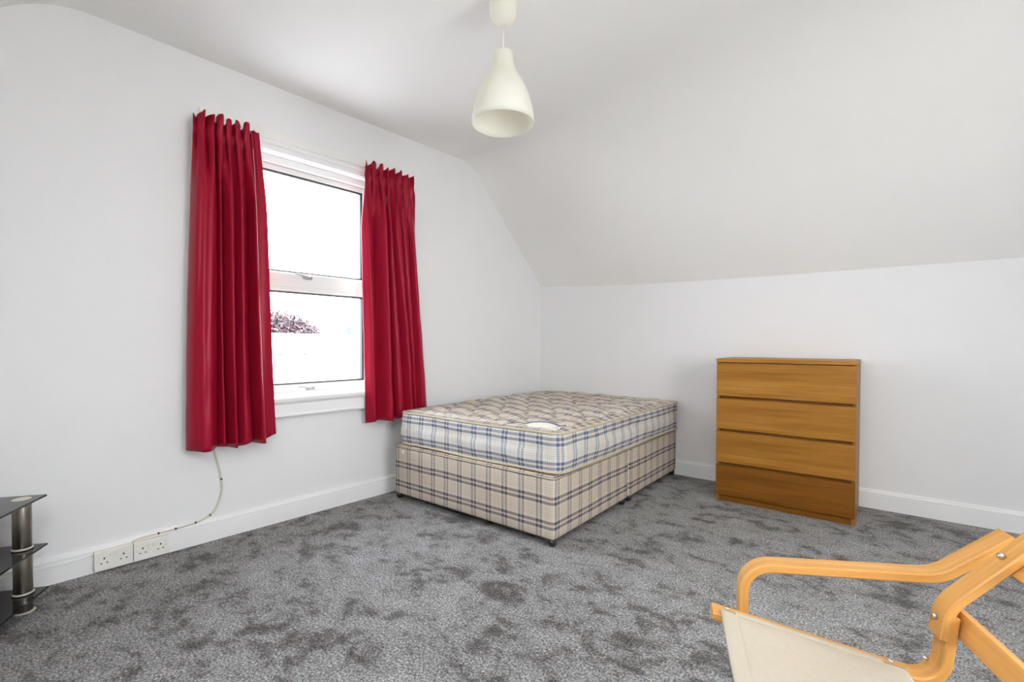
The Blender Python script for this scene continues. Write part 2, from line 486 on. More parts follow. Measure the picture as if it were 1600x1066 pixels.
def ceiling_z(x, y):
    zk = 1.605 + .078*math.exp(-max(x, 0)/.85)
    r = .10 + .40*sm(0.0, 2.2, x)          # the plastered bend gets softer away from the window wall
    yb = -.985
    k = (CZ-zk)/(-yb)
    def soft(d, r):                          # rounded min(0, d)
        if d <= -r: return d
        if d >= r: return 0.0
        return -((d-r)**2)/(4*r)
    d = (yb - y)*k                           # negative on the slope
    z = CZ + soft(d, r*k) if d < r*k else CZ
    d2 = (y + 3.63)
    z2 = soft(d2, .17) if d2 < .17 else 0.0
    return z + z2
def make_ceiling():
    xs = sorted(set([-.32 + .05*i for i in range(int((RX+.6)/.05)+1)] + [RL[0], RL[1], RX+.1]))
    ys = sorted(set([.06] + [0 - .04*i for i in range(int(-FY/.04)+1)] + [RLY[0], RLY[1], FY, FY-.06]))
    V = [(x, y, ceiling_z(x, y)) for y in ys for x in xs]; nx = len(xs); Fc = []
    for j in range(len(ys)-1):
        for i in range(nx-1):
            xm, ym = (xs[i]+xs[i+1])/2, (ys[j]+ys[j+1])/2
            if RL[0] < xm < RL[1] and RLY[0] < ym < RLY[1]: continue
            Fc.append((j*nx+i, (j+1)*nx+i, (j+1)*nx+i+1, j*nx+i+1))
    o = mesh_obj('ceiling', V, Fc, 'ceiling', smooth=True)
    sd = o.modifiers.new('thickness', 'SOLIDIFY'); sd.thickness = .12; sd.offset = -1
    return o
ceil = struct(make_ceiling(), 'white plastered ceiling sloping down to the knee walls')

# skirting: extruded profile with a moulded top
SK = [(0, 0), (.018, 0), (.018, .092), (.0165, .0945), (.0165, .098), (.0185, .100), (.0185, .107), (.013, .113), (.0105, .116), (.0105, .119), (.008, .1255), (0, .1265)]
def skirting(name, a, b, nrm, mtx=None):
    a = Vector(a); b = Vector(b); nrm = Vector(nrm); V = []; n = len(SK)
    for p in (a, b):
        for d, z in SK: V.append(p + nrm*d + Vector((0, 0, z)))
    Fc = [(k, (k+1) % n, n+(k+1) % n, n+k) for k in range(n)] + [tuple(range(n)), tuple(range(2*n-1, n-1, -1))]
    o = mesh_obj(name, V, Fc, 'gloss_white', mtx=mtx); fix_normals(o)
    return struct(o)
skirting('baseboard_left', (0, -4.66, 0), (0, -.002, 0), (1, 0, 0), ROTL)
skirting('baseboard_back', (.02, 0, 0), (RX, 0, 0), (0, -1, 0))
skirting('baseboard_right', (RX, FY, 0), (RX, -.02, 0), (-1, 0, 0))
skirting('baseboard_front', (-.2, FY, 0), (RX-.02, FY, 0), (0, 1, 0))

# ------------------------------------------------------------------ windows
def frame_ring(name, y0, y1, z0, z1, wd, x0, x1, mat, parent, mtx=None, wb_=None, wt=None):
    """mitred rectangular frame, inner edges slightly chamfered towards the room"""
    wb_ = wb_ or wd; wt = wt or wd
    ch = .008
    def ring(iy, ib, it, x): return [(x, y0+iy, z0+ib), (x, y1-iy, z0+ib), (x, y1-iy, z1-it), (x, y0+iy, z1-it)]
    loops = [ring(0, 0, 0, x0), ring(0, 0, 0, x1), ring(wd-ch, wb_-ch, wt-ch, x1), ring(wd, wb_, wt, x1-ch), ring(wd, wb_, wt, x0)]
    V = [v for l in loops for v in l]; Fc = []
    for i in range(5):
        j = (i+1) % 5
        for k in range(4):
            k2 = (k+1) % 4; Fc.append((i*4+k, i*4+k2, j*4+k2, j*4+k))
    o = mesh_obj(name, V, Fc, mat, parent, mtx=mtx); fix_normals(o); return o
def handle(parent, y, z, x, L=None):
    h = box('handle_base', x-.002, x+.010, y-.030, y+.030, z-.011, z+.011, 'handle_metal', parent, .004, mtx=L)
    lever = tube('lever', [(x+.014, y+.012, z), (x+.020, y-.01, z+.004), (x+.022, y-.05, z+.012), (x+.020, y-.088, z+.016)], [.008, .0075, .006, .004], 'handle_metal', h)
    lever.matrix_parent_inverse = BMX[h.name].inverted()
    if L is not None: lever.matrix_parent_inverse = BMX[h.name].inverted() @ L
    k = tube('key_hole', [(x+.0135, y+.008, z), (x+.0225, y+.008, z)], .0045, 'gasket', h)
    k.matrix_parent_inverse = BMX[h.name].inverted() @ (L if L is not None else Matrix.Identity(4))
    return h
def window_left():
    y0, y1, z0, z1 = W1
    f = frame_ring('window_1', y0, y1, z0-.005, z1, .032, -.13, -.055, 'upvc', None, ROTL, wt=.045)
    struct(f, 'white framed two-sash window between the red curtains')
    zt = z1-.045
    # upper sash
    us = frame_ring('upper_sash', y0+.034, y1-.034, 1.435, zt-.002, .040, -.125, -.075, 'upvc', f, ROTL, wb_=.125, wt=.036)
    # lower sash, nearer the room
    ls = frame_ring('lower_sash', y0+.034, y1-.034, z0+.030, 1.545, .040, -.118, -.062, 'upvc', f, ROTL, wb_=.045, wt=.115)
    for s, a, b in ((us, 1.56, zt-.038), (ls, z0+.075, 1.43)):
        frame_ring('gasket', y0+.072, y1-.072, a-.002, b+.002, .009, -.104, -.0795 if s is us else -.066, 'gasket', s, ROTL)
        mesh_obj('pane', [(-.098, y0+.070, a-.01), (-.098, y1-.070, a-.01), (-.098, y1-.070, b+.01), (-.098, y0+.070, b+.01)], [(0, 1, 2, 3)], 'glass', s, mtx=ROTL)
    handle(ls, -2.394, 1.530, -.060, ROTL)
    handle(ls, -2.381, .806, -.060, ROTL)
    # bead line across the meeting rail
    box('rail_bead', -.0625, -.058, y0+.036, y1-.036, 1.462, 1.470, 'upvc', ls, .0015, mtx=ROTL)
    return f
window_left()
# window board and apron below the window
def sill():
    prof = [(-.10, .772), (.050, .772), (.058, .768), (.061, .760), (.061, .748), (.057, .740), (.046, .734), (.040, .726), (.040, .668), (.044, .664), (.046, .656), (.043, .649), (.036, .645), (0, .645), (0, .700), (-.10, .730)]
    V = []; n = len(prof)
    for y in (-2.93, -1.85):
        for a, z in prof: V.append((a, y, z))
    Fc = [(k, (k+1) % n, n+(k+1) % n, n+k) for k in range(n)] + [tuple(range(n)), tuple(range(2*n-1, n-1, -1))]
    o = mesh_obj('trim_1', V, Fc, 'gloss_white', mtx=ROTL); fix_normals(o)
    return struct(o, 'white painted window board with moulded apron')
sill()
# head lining above the window
struct(box('trim_2', 0.0, .012, -2.99, -1.70, 2.266, 2.325, 'gloss_white', bev=.003, mtx=ROTL), 'white painted head board over the window')
def fill_window_right():  # unseen window added to brighten the room from the right
    y0, y1, z0, z1 = W2
    f = frame_ring('added_fill_window', y0, y1, z0, z1, .06, RX+.10, RX+.17, 'upvc', None)
    struct(f)
    ym = (y0+y1)/2
    box('mullion', RX+.10, RX+.17, ym-.03, ym+.03, z0+.06, z1-.06, 'upvc', f)
    for a, b in ((y0+.06, ym-.03), (ym+.03, y1-.06)):
        mesh_obj('pane', [(RX+.13, a, z0+.06), (RX+.13, b, z0+.06), (RX+.13, b, z1-.06), (RX+.13, a, z1-.06)], [(0, 1, 2, 3)], 'glass', f)
    v_ = mesh_obj('warm_filter_panel', [(RX+.06+.012*math.sin(40*(y0+(y1-y0)*i/60)), y0+(y1-y0)*i/60, z) for z in (z0+.01, z1-.01) for i in range(61)], [(i, i+1, 62+i, 61+i) for i in range(60)], 'warm_filter', f, True)
fill_window_right()
def fill_rooflight():  # roof opening added behind the camera, out of view, for fill light
    (x0, x1), (ya, yb) = RL, RLY
    za, zb = CZ + (ya+3.63), CZ + (yb+3.63)
    lo = Vector((x0, ya, za)); ex = Vector((x1-x0, 0, 0)); es = Vector((0, yb-ya, zb-za)); L = es.length; es_n = es.normalized()
    nn = Vector((0, -es_n.z, es_n.y))
    mt = Matrix(((1, 0, 0, lo.x), (0, es_n.y, nn.y, lo.y), (0, es_n.z, nn.z, lo.z), (0, 0, 0, 1)))
    wd = x1-x0; V = []; Fc = []
    t = .05
    ringo = [(0, 0), (wd, 0), (wd, L), (0, L)]; ringi = [(t, t), (wd-t, t), (wd-t, L-t), (t, L-t)]
    for r, z in ((ringo, -.01), (ringo, .16), (ringi, .16), (ringi, -.01)):
        V += [(a, b, z) for a, b in r]
    for i in range(4):
        j = (i+1) % 4
        for k in range(4): Fc.append((i*4+k, i*4+(k+1) % 4, j*4+(k+1) % 4, j*4+k))
    o = mesh_obj('added_fill_rooflight', V, Fc, 'gloss_white', mtx=mt); fix_normals(o); struct(o)
    mesh_obj('pane', [(t, t, .12), (wd-t, t, .12), (wd-t, L-t, .12), (t, L-t, .12)], [(0, 1, 2, 3)], 'glass', o, mtx=mt)
    mesh_obj('warm_filter_panel', [(t, t, .03), (wd-t, t, .03), (wd-t, L-t, .03), (t, L-t, .03)], [(0, 1, 2, 3)], 'warm_filter', o, mtx=mt)
    c = mt @ Vector((wd/2, L/2, .2))
    p = portal((0, 0, 0), Matrix.Identity(4), wd, L, 'portal_fill_rooflight')
    rm = mt.to_3x3().to_4x4()
    p.matrix_world = Matrix.Translation(c) @ rm
fill_rooflight()

# ------------------------------------------------------------------ curtains
rail = tag(box('curtain_batten', 0.0005, .022, -3.02, -1.64, 2.328, 2.386, 'batten', bev=.003, mtx=ROTL), 'white painted wooden batten and track above the window', 'curtain rail')
tr_ = box('track', .022, .034, -3.05, -1.62, 2.300, 2.322, 'upvc', rail, .002)
tr_.matrix_parent_inverse = BMX[rail.name].inverted() @ ROTL

def curtain(name, label, top, bot, ztop, zbot, bounds, amps, pleats, edge_right, seed):
    """gathered cloth: bounds = fold boundaries across the width, amps = depth of each fold"""
    rnd = random.Random(seed)
    NU, NV = 300, 96
    ph = [rnd.uniform(0, 6.28) for _ in range(10)]
    nf = len(amps)
    drift = [rnd.uniform(-.06, .06) for _ in bounds]; drift[0] = drift[-1] = 0
    def fold(u, v):
        B = [b + d*(v-.5) + .008*math.sin(5*v+3*k+ph[0]) * (0 < k < nf) for k, (b, d) in enumerate(zip(bounds, drift))]
        for k in range(nf):
            if u <= B[k+1] or k == nf-1:
                t = max(0, min(1, (u-B[k])/(B[k+1]-B[k])))
                t2 = t + .12*math.sin(2*math.pi*t)*math.sin(2.2*v+ph[k % 10])
                return amps[k]*(max(0, math.sin(math.pi*t2)))**(.60, 1.1, .85, .62, .9, .8)[k % 6] + .012*math.sin(10.7*u+3.1*v+ph[9])*math.sin(math.pi*u), t
    V = []; UV = []
    for j in range(NV+1):
        v = (j/NV)**1.25 if j < NV else 1.0
        dist = v*(ztop-zbot)
        for i in range(NU+1):
            u = i/NU
            hw = sm(.03, .26, v)
            hd = math.cos(2*math.pi*pleats*u + ph[2] + .8*math.sin(7*u+ph[3]))
            pinch = 1.0 - .55*math.exp(-((dist-.085)/.032)**2)
            ah = .024*pinch*(1+.30*sm(.07, 0, dist))
            fo, t = fold(u, v)
            small = .0035*math.sin(2*math.pi*(pleats*1.7)*u + ph[4] + 1.5*v)*(1-.6*v)
            crump = .004*math.sin(9*u+13*v+ph[5])*math.sin(21*v+5*u+ph[6])*sm(.3, .6, v)
            n = (1-hw)*(.098 + ah*hd) + hw*(.066 + fo*(.72+.28*v) + small + crump)
            s0 = top[0]+(bot[0]-top[0])*v**.8; s1 = top[1]+(bot[1]-top[1])*v**.8
            s = s0+(s1-s0)*u
            s += (1-hw)*.007*math.sin(2*math.pi*pleats*2*u+ph[7])
            s -= hw*.010*math.cos(math.pi*t)*.6
            s += .006*math.sin(4*v+ph[8])*sm(0, .3, v)
            z = ztop-dist
            if dist < .06: z += (.012*hd + .008*math.sin(31*u+ph[1]))*(1-dist/.06)
            if v > .96: z += (.012*(t-.5) + .006*math.sin(19*u+ph[9]))*(v-.96)/.04
            if edge_right:                       # the leading edge turns back towards the glass
                e = sm(.84, .88, u)
                n = n*(1-e) + e*(.074 + .008*math.sin(3*v+u*20))
                if v > .9: z += e*.012*(v-.9)/.1
            V.append((n, s, z)); UV.append((u*1.1, v*1.8))
    W = NU+1; Fc = [(j*W+i, j*W+i+1, (j+1)*W+i+1, (j+1)*W+i) for j in range(NV) for i in range(NU)]
    root = empty(name, mtx=ROTL @ Matrix.Translation((.1, (bot[0]+bot[1])/2, zbot)))
    inv = Matrix.Translation((-.1, -(bot[0]+bot[1])/2, -zbot))
    o = mesh_obj('drape', V, Fc, 'curtain', root, True, UV, inv)
    sd = o.modifiers.new('cloth', 'SOLIDIFY'); sd.thickness = .003; sd.offset = 0
    tv = []; js = [j for j in range(NV) if .05 < ((j/NV)**1.25)*(ztop-zbot) < .115]
    for j in (js[0], js[-1]):
        for i in range(0, W, 2): p = V[j*W+i]; tv.append((p[0]-.005, p[1], p[2]))
    wv_ = len(range(0, W, 2)); tf = [(k, k+1, wv_+k+1, wv_+k) for k in range(wv_-1)]
    t = mesh_obj('heading_tape', tv, tf, 'lining', root, True, mtx=inv)
    if edge_right:
        i = int(.842*NU)
        path = [Vector(V[j*W+i]) + Vector((.003, .003, 0)) for j in range(10, NV+1)]
        tube('piped_edge', path, .0019, 'piped', root, 6, mtx=inv)
    # cream lining hangs behind the face cloth
    li = range(int(.06*NU), int((.80 if edge_right else .94)*NU), 2); lj = range(16, NV-2, 2)
    lv = [(max(.064, V[j*W+i][0]-.009), V[j*W+i][1], V[j*W+i][2]) for j in lj for i in li]; lw_ = len(li)
    lf = [(b*lw_+a, b*lw_+a+1, (b+1)*lw_+a+1, (b+1)*lw_+a) for b in range(len(lj)-1) for a in range(lw_-1)]
    mesh_obj('lining', lv, lf, 'lining', root, True, mtx=inv)
    # hem: a doubled band at the foot
    hv = []
    for i in range(0, W, 1):
        for j in (NV-4, NV):
            p = V[j*W+i]; hv.append((p[0]-.0035, p[1], p[2]+(.002 if j == NV else 0)))
    hf = [(2*k, 2*k+2, 2*k+3, 2*k+1) for k in range(W-1)]
    mesh_obj('hem', hv, hf, 'curtain', root, True, [(a[1], a[2]) for a in hv], inv)
    return tag(root, label, 'curtain', 'red curtains at the window')
curtain('curtain', 'red satin curtain left of the window, with pale piped edge, above the hanging cable', (-3.062, -2.735), (-3.102, -2.655), 2.318, .536, [0, .29, .38, .50, .71, .845, 1], [.105, .070, .120, .090, .120, .02], 7.5, True, 3)
curtain('curtain', 'red satin curtain right of the window, its hem behind the bed', (-2.075, -1.675), (-2.05, -1.53), 2.335, .560, [0, .15, .42, .52, .69, .83, 1], [.060, .120, .075, .090, .055, .060], 7.0, False, 11)

# ------------------------------------------------------------------ sockets and cable
def socket(y0, label):
    y1 = y0+.1455; z0, z1 = .012, .103
    root = empty('double_socket', mtx=ROTL @ Matrix.Translation((.0, (y0+y1)/2, z0)))
    L = Matrix.Translation((0, -(y0+y1)/2, -z0))
    box('back_box', .0005, .038, y0, y1, z0, z1, 'socket_box', root, .003, mtx=L)
    fp = box('faceplate', .036, .046, y0-.0005, y1+.0005, z0-.0005, z1+.0005, 'socket', root, .003, mtx=L)
    for k, yc in enumerate((y0+.036, y1-.036)):
        for dy, dz, hy, hz in ((0, .016, .0028, .0042), (-.011, -.006, .0036, .0022), (.011, -.006, .0036, .0022)):
            h = box('pin_hole', .043, .0464, yc+dy-hy, yc+dy+hy, .052+dz-hz, .052+dz+hz, 'hole', root, 0, mtx=L)
    for yc in (y0+.064, y0+.082):
        s = box('switch', .044, .0495, yc-.0055, yc+.0055, .066, .086, 'socket', root, .0012, mtx=L @ Matrix.Translation((.047, yc, .076)) @ Matrix.Rotation(math.radians(7), 4, 'Y') @ Matrix.Translation((-.047, -yc, -.076)))
    for yc in (y0+.012, y1-.012):
        s = tube('screw', [(.0455, yc, .058), (.0466, yc, .058)], .0028, 'socket_box', root, 10, mtx=L)
    return tag(root, label, 'socket', 'double sockets on the skirting')
socket(-3.481, 'white double plug socket on the skirting, the one nearer the glass stand')
socket(-3.332, 'white double plug socket on the skirting, the one nearer the bed')

def smooth_path(P, n=8):
    P = [Vector(p) for p in P]; out = []
    for i in range(len(P)-1):
        p0, p1, p2, p3 = P[max(i-1, 0)], P[i], P[i+1], P[min(i+2, len(P)-1)]
        for k in range(n):
            t = k/n
            out.append(.5*((2*p1)+(-p0+p2)*t+(2*p0-5*p1+4*p2-p3)*t*t+(-p0+3*p1-3*p2+p3)*t**3))
    out.append(P[-1]); return out
cp = smooth_path([(.010, -2.985, .80), (.010, -2.972, .58), (.010, -2.958, .481), (.011, -2.934, .36), (.013, -2.928, .265), (.016, -2.965, .170), (.020, -3.021, .134), (.022, -3.105, .122), (.022, -3.20, .118), (.022, -3.30, .114), (.024, -3.335, .108)])
cab = tag(tube('power_cable', cp, .0042, 'cable', mtx=ROTL), 'cream cable hanging below the left curtain and curving down to the sockets', 'cable')
for k in (26, 44, 52, 60, 66):
    p = cp[k]; q = cp[k+1]
    d = (q-p).normalized()*.004
    tube('cable_clip', [p-d, p+d], .0058, 'clip', cab, 8, mtx=ROTL)
cp2 = smooth_path([(.030, -3.479, .095), (.022, -3.50, .089), (.021, -3.56, .084), (.021, -3.66, .085), (.023, -3.8, .088), (.03, -3.95, .06), (.05, -4.02, .03)])
tag(tube('thin_wire', cp2, .0026, 'gloss_white', mtx=ROTL), 'thin white wire along the skirting behind the glass stand', 'wire')

# ------------------------------------------------------------------ pendant lamp
PX, PY = 1.435, -2.345
pend = empty('pendant_lamp', (PX, PY, 2.66))
lathe('ceiling_rose', [(.060, .02), (.061, -.04), (.061, -.075), (.058, -.097), (.051, -.115), (.041, -.128), (.028, -.137), (.014, -.1415), (.004, -.1425)], 'shade', pend, 32, cap=True)
tube('cord', [(0, 0, -.13), (0.001, 0, -.25), (0, 0, -.36)], .0024, 'gloss_white', pend, 8)
zr = 2.085-2.66
sh = [(.048, zr+.307), (.047, zr+.290), (.0505, zr+.262), (.056, zr+.240), (.070, zr+.214), (.090, zr+.180), (.108, zr+.145), (.123, zr+.105), (.133, zr+.065), (.138, zr+.030), (.140, zr)]
full = [(.012, zr+.322), (.032, zr+.318), (.044, zr+.313)] + sh
inner = [(max(r-.004, .009), z-.002 if z > zr else z) for r, z in full][::-1]
lathe('lamp_shade', full + inner, 'shade', pend, 56)
lathe('lamp_holder', [(.006, zr+.325), (.018, zr+.315), (.020, zr+.27), (.020, zr+.235), (.006, zr+.232)], 'gloss_white', pend, 20, cap=True)
lathe('bulb', [(.012, zr+.235), (.014, zr+.215), (.024, zr+.190), (.029, zr+.168), (.026, zr+.145), (.014, zr+.130), (.002, zr+.126)], 'bulb', pend, 20, cap=True)
tag(pend, 'white bell-shaped pendant lamp hanging from the ceiling', 'lamp')

# ------------------------------------------------------------------ divan bed
def rrect(x0, x1, y0, y1, r, nc=8, step=.03):
    """counter-clockwise rounded rectangle from the front-left corner, with running length"""
    pts = []
    def arc(cx, cy, a0):
        for k in range(nc+1):
            a = a0 + math.pi/2*k/nc; pts.append((cx+r*math.cos(a), cy+r*math.sin(a)))
    def line(a, b):
        n = max(1, int(math.dist(a, b)/step))
        for k in range(1, n): pts.append((a[0]+(b[0]-a[0])*k/n, a[1]+(b[1]-a[1])*k/n))
    arc(x0+r, y0+r, math.pi); line((x0+r, y0), (x1-r, y0))
    arc(x1-r, y0+r, -math.pi/2); line((x1, y0+r), (x1, y1-r))
    arc(x1-r, y1-r, 0); line((x1-r, y1), (x0+r, y1))
    arc(x0+r, y1-r, math.pi/2); line((x0, y1-r), (x0, y0+r))
    return pts
def loft_rr(name, x0, x1, y0, y1, r, prof, mat, parent, bulge=None, u0=0.0, caps=True):
    """loft of rounded rectangles: prof = (inset, z)"""
    base = rrect(x0, x1, y0, y1, r); n = len(base)
    ds = [0]
    for k in range(n): ds.append(ds[-1] + math.dist(base[k], base[(k+1) % n]))
    cx, cy = (x0+x1)/2, (y0+y1)/2; V = []; vv = []; L = 0
    for i, (ins, z) in enumerate(prof):
        if i: L += math.hypot(prof[i][0]-prof[i-1][0], prof[i][1]-prof[i-1][1])
        vv.append(z if not caps or i not in (0, len(prof)-1) else z)
        for k, (x, y) in enumerate(base):
            p, q = base[k-1], base[(k+1) % n]
            tx, ty = q[0]-p[0], q[1]-p[1]; l = math.hypot(tx, ty); nx, ny = ty/l, -tx/l
            b = bulge(ds[k], z) if bulge else 0
            V.append((x + nx*(b-ins), y + ny*(b-ins), z))
    Fc = []; UV = []
    for i in range(len(prof)-1):
        for k in range(n):
            k2 = (k+1) % n
            Fc.append((i*n+k, i*n+k2, (i+1)*n+k2, (i+1)*n+k))
            UV += [(u0+ds[k], vv[i]), (u0+ds[k+1], vv[i]), (u0+ds[k+1], vv[i+1]), (u0+ds[k], vv[i+1])]
    if caps:
        f = tuple(range(n-1, -1, -1)); Fc.append(f); UV += [(V[j][0], V[j][1]) for j in f]
        f = tuple((len(prof)-1)*n+k for k in range(n)); Fc.append(f); UV += [(V[j][0], V[j][1]) for j in f]
    return mesh_obj(name, V, Fc, mat, parent, True, UV), base, ds

BX0, BX1, BYF, BYM, BYB = .060, 1.412, -1.888, -.953, -.022
div = empty('divan_base', ((BX0+BX1)/2, BYF, 0))
LB = Matrix.Translation((-(BX0+BX1)/2, -BYF, 0))
def into(o, L): o.matrix_parent_inverse = L; return o
dp = [(.020, .045), (.004, .048), (0, .060), (0, .12), (0, .20), (0, .30), (0, .372), (.004, .384), (.014, .390), (.03, .391)]
def dwob(d, z): return .0025*math.sin(d*9)*math.sin((z-.05)*8)
for ya, yb in ((BYF, BYM-.002), (BYM+.002, BYB)):
    o, _, _ = loft_rr('base_section', BX0, BX1, ya, yb, .028, dp, 'plaid_base', div, dwob, u0=.0); into(o, LB)
    rp = rrect(BX0-.001, BX1+.001, ya-.001, yb+.001, .028)
    s = tube('seam_piping', [(x, y, .378) for x, y in rp], .0042, 'piping', o, 6, True)
def castor(x, y):
    c = empty('castor', (x, y, 0)); c.parent = div; c.matrix_parent_inverse = LB
    lathe('wheel', [(.006, -.009), (.021, -.009), (.0225, -.006), (.0225, .006), (.021, .009), (.006, .009)], 'castor', c, 20, cap=True)
    wv = c.children[0]; wv.rotation_euler = (math.pi/2, 0, .5); wv.location = (0, 0, .0235)
    box('fork', -.010, .010, -.013, .013, .026, .050, 'caststeel', c, .002)
for x in (BX0+.028, BX1-.028):
    for y in (BYF+.030, BYM-.05, BYM+.05, BYB-.03): castor(x, y)
# vent eyelet on the foot end
vt = tube('vent_eyelet', [(.160+.0085*math.cos(a), BYF-.002, .345+.0085*math.sin(a)) for a in [2*math.pi*k/16 for k in range(16)]], .0032, 'gloss_white', div, 8, True); into(vt, LB)
vc = tube('vent_mesh', [(.160, BYF-.0015, .345), (.160, BYF+.004, .345)], .0075, 'caststeel', div, 12); into(vc, LB)
tag(div, 'beige checked two-part divan bed base on castors', 'bed base')

MX0, MX1, MYF, MYB = .094, 1.432, -1.872, -.024
MZ0, MZ1 = .397, .618
mat_root = empty('mattress', ((MX0+MX1)/2, MYF, MZ0))
LM = Matrix.Translation((-(MX0+MX1)/2, -MYF, -MZ0))
def mbul(d, z):
    t = (z-MZ0)/(MZ1-MZ0)
    return .014*math.sin(math.pi*t) + .006*math.sin(d*7.3+2*t)*math.sin(math.pi*t) + .004*math.sin(d*17+5*t)*math.sin(math.pi*t) - .010*math.exp(-((t-.62)/.10)**2)*(.4+.6*math.sin(d*2.1)**2)
mp = [(.006, MZ0)] + [(0, MZ0+.004+(MZ1-MZ0-.008)*k/14) for k in range(15)] + [(.006, MZ1)]
sd_, mbase, mds = loft_rr('border', MX0, MX1, MYF, MYB, .075, mp, 'plaid_matt', mat_root, mbul, caps=False); into(sd_, LM)
for z in (MZ0+.006, MZ1-.002):
    rp = rrect(MX0-.002, MX1+.002, MYF-.002, MYB+.002, .077)
    o = tube('piping', [(x, y, z+.003*math.sin(7*x+4*y)) for x, y in rp], .0072, 'piping', mat_root, 8, True); into(o, LM)
bt = mesh_obj('underside', [(x, y, MZ0+.001) for x, y in mbase], [tuple(range(len(mbase)-1, -1, -1))], 'plaid_base', mat_root, uvs=[(x, y) for x, y in mbase]); into(bt, LM)
QA, QB = .225, .31
def quilt(x, y):
    p = (x-MX0)/QA + (y-MYF)/QB; q = (x-MX0)/QA - (y-MYF)/QB
    p += .06*math.sin(2*math.pi*q); q += .06*math.sin(2*math.pi*p)
    a = abs(math.sin(math.pi*p)); b = abs(math.sin(math.pi*q))
    f = (min(a, 1)**.55)*(min(b, 1)**.55)
    return f, min(a, b)
def top_height(x, y):
    e = min(x-MX0, MX1-x, y-MYF, MYB-y)
    f, _ = quilt(x, y)
    s = sm(0, .085, e)
    return MZ1 + .002 + s*(.004 + .024*f + .006*math.sin(6*x+1)*math.sin(5*y))
def make_top():
    hx, hy = (MX1-MX0)/2, (MYB-MYF)/2; cx, cy = (MX0+MX1)/2, (MYF+MYB)/2; r = .075
    NX, NY = 190, 260
    def mp_(x, y):
        sx, sy = (1 if x >= 0 else -1), (1 if y >= 0 else -1); x, y = abs(x), abs(y)
        if x > hx-r and y > hy-r:
            a, b = (x-hx+r)/r, (y-hy+r)/r
            a, b = a*math.sqrt(1-b*b/2), b*math.sqrt(1-a*a/2)
            x, y = hx-r+a*r, hy-r+b*r
        return cx+sx*x, cy+sy*y
    V = []; UV = []
    for j in range(NY+1):
        for i in range(NX+1):
            x, y = mp_(-hx+2*hx*i/NX, -hy+2*hy*j/NY)
            z = top_height(x, y)
            if i in (0, NX) or j in (0, NY): z = MZ1-.003
            V.append((x, y, z))
            e = .012
            gx = (top_height(x+e, y)-top_height(x-e, y))/(2*e); gy = (top_height(x, y+e)-top_height(x, y-e))/(2*e)
            UV.append((x+.018*gx, y+.03*gy))
    W = NX+1
    Fc = [(j*W+i, j*W+i+1, (j+1)*W+i+1, (j+1)*W+i) for j in range(NY) for i in range(NX)]
    return into(mesh_obj('quilted_top', V, Fc, 'plaid_top', mat_root, True, UV), LM)
qt = make_top()
# stitched quilting seams: thread runs along the valleys, one object per seam line
def seams():
    for fam in (0, 1):
        for k in range(-6, 12):
            path = []; N_ = 240
            for i in range(N_+1):
                y = MYF + (MYB-MYF)*i/N_
                x = None
                # solve quilt family line by bisection on x
                def g(x):
                    p = (x-MX0)/QA + (y-MYF)/QB; q = (x-MX0)/QA - (y-MYF)/QB
                    pp = p + .06*math.sin(2*math.pi*q); qq = q + .06*math.sin(2*math.pi*pp)
                    return (pp if fam == 0 else qq) - k
                lo, hi = MX0+.045, MX1-.045
                if g(lo)*g(hi) > 0 or y < MYF+.045 or y > MYB-.045:
                    if len(path) > 3: break
                    path = []; continue
                for _ in range(26):
                    mid = (lo+hi)/2
                    if g(lo)*g(mid) <= 0: hi = mid
                    else: lo = mid
                x = (lo+hi)/2
                path.append((x, y, top_height(x, y)+.0012))
            if len(path) > 6:
                o = tube('quilting_seam', path, .0019, 'thread', qt, 5)
seams()
# satin corner label
def label_patch():
    V = []; Fc = []; n = 24
    c = Vector((MX1-.012, MYF+.012))
    A = Vector((-.36, .030)); B = Vector((-.03, .15))
    for i in range(n+1):
        for j in range(n+1-i):
            a, b = i/n, j/n
            k = 1 - .35*math.sin(math.pi*min(1, a+b))*a*b*4
            p = c + Vector((-.030, .022)) + A*a*k + B*b*k
            V.append((p.x, p.y, top_height(p.x, p.y)+.003))
    idx = {}; t = 0
    for i in range(n+1):
        for j in range(n+1-i): idx[i, j] = t; t += 1
    for i in range(n):
        for j in range(n-i):
            Fc.append((idx[i, j], idx[i+1, j], idx[i, j+1]))
            if i+j < n-1: Fc.append((idx[i+1, j], idx[i+1, j+1], idx[i, j+1]))
    o = mesh_obj('corner_label', V, Fc, 'patch', mat_root, True); into(o, LM)
    o['label'] = 'cream satin corner label with blue edge'
    path = [Vector(V[idx[n-j, j]]) + Vector((0, 0, .001)) for j in range(n+1)]
    tube('label_edging', path, .0035, 'patch_edge', o, 6)
label_patch()
tag(mat_root, 'checked mattress with quilted top lying on the divan', 'mattress')

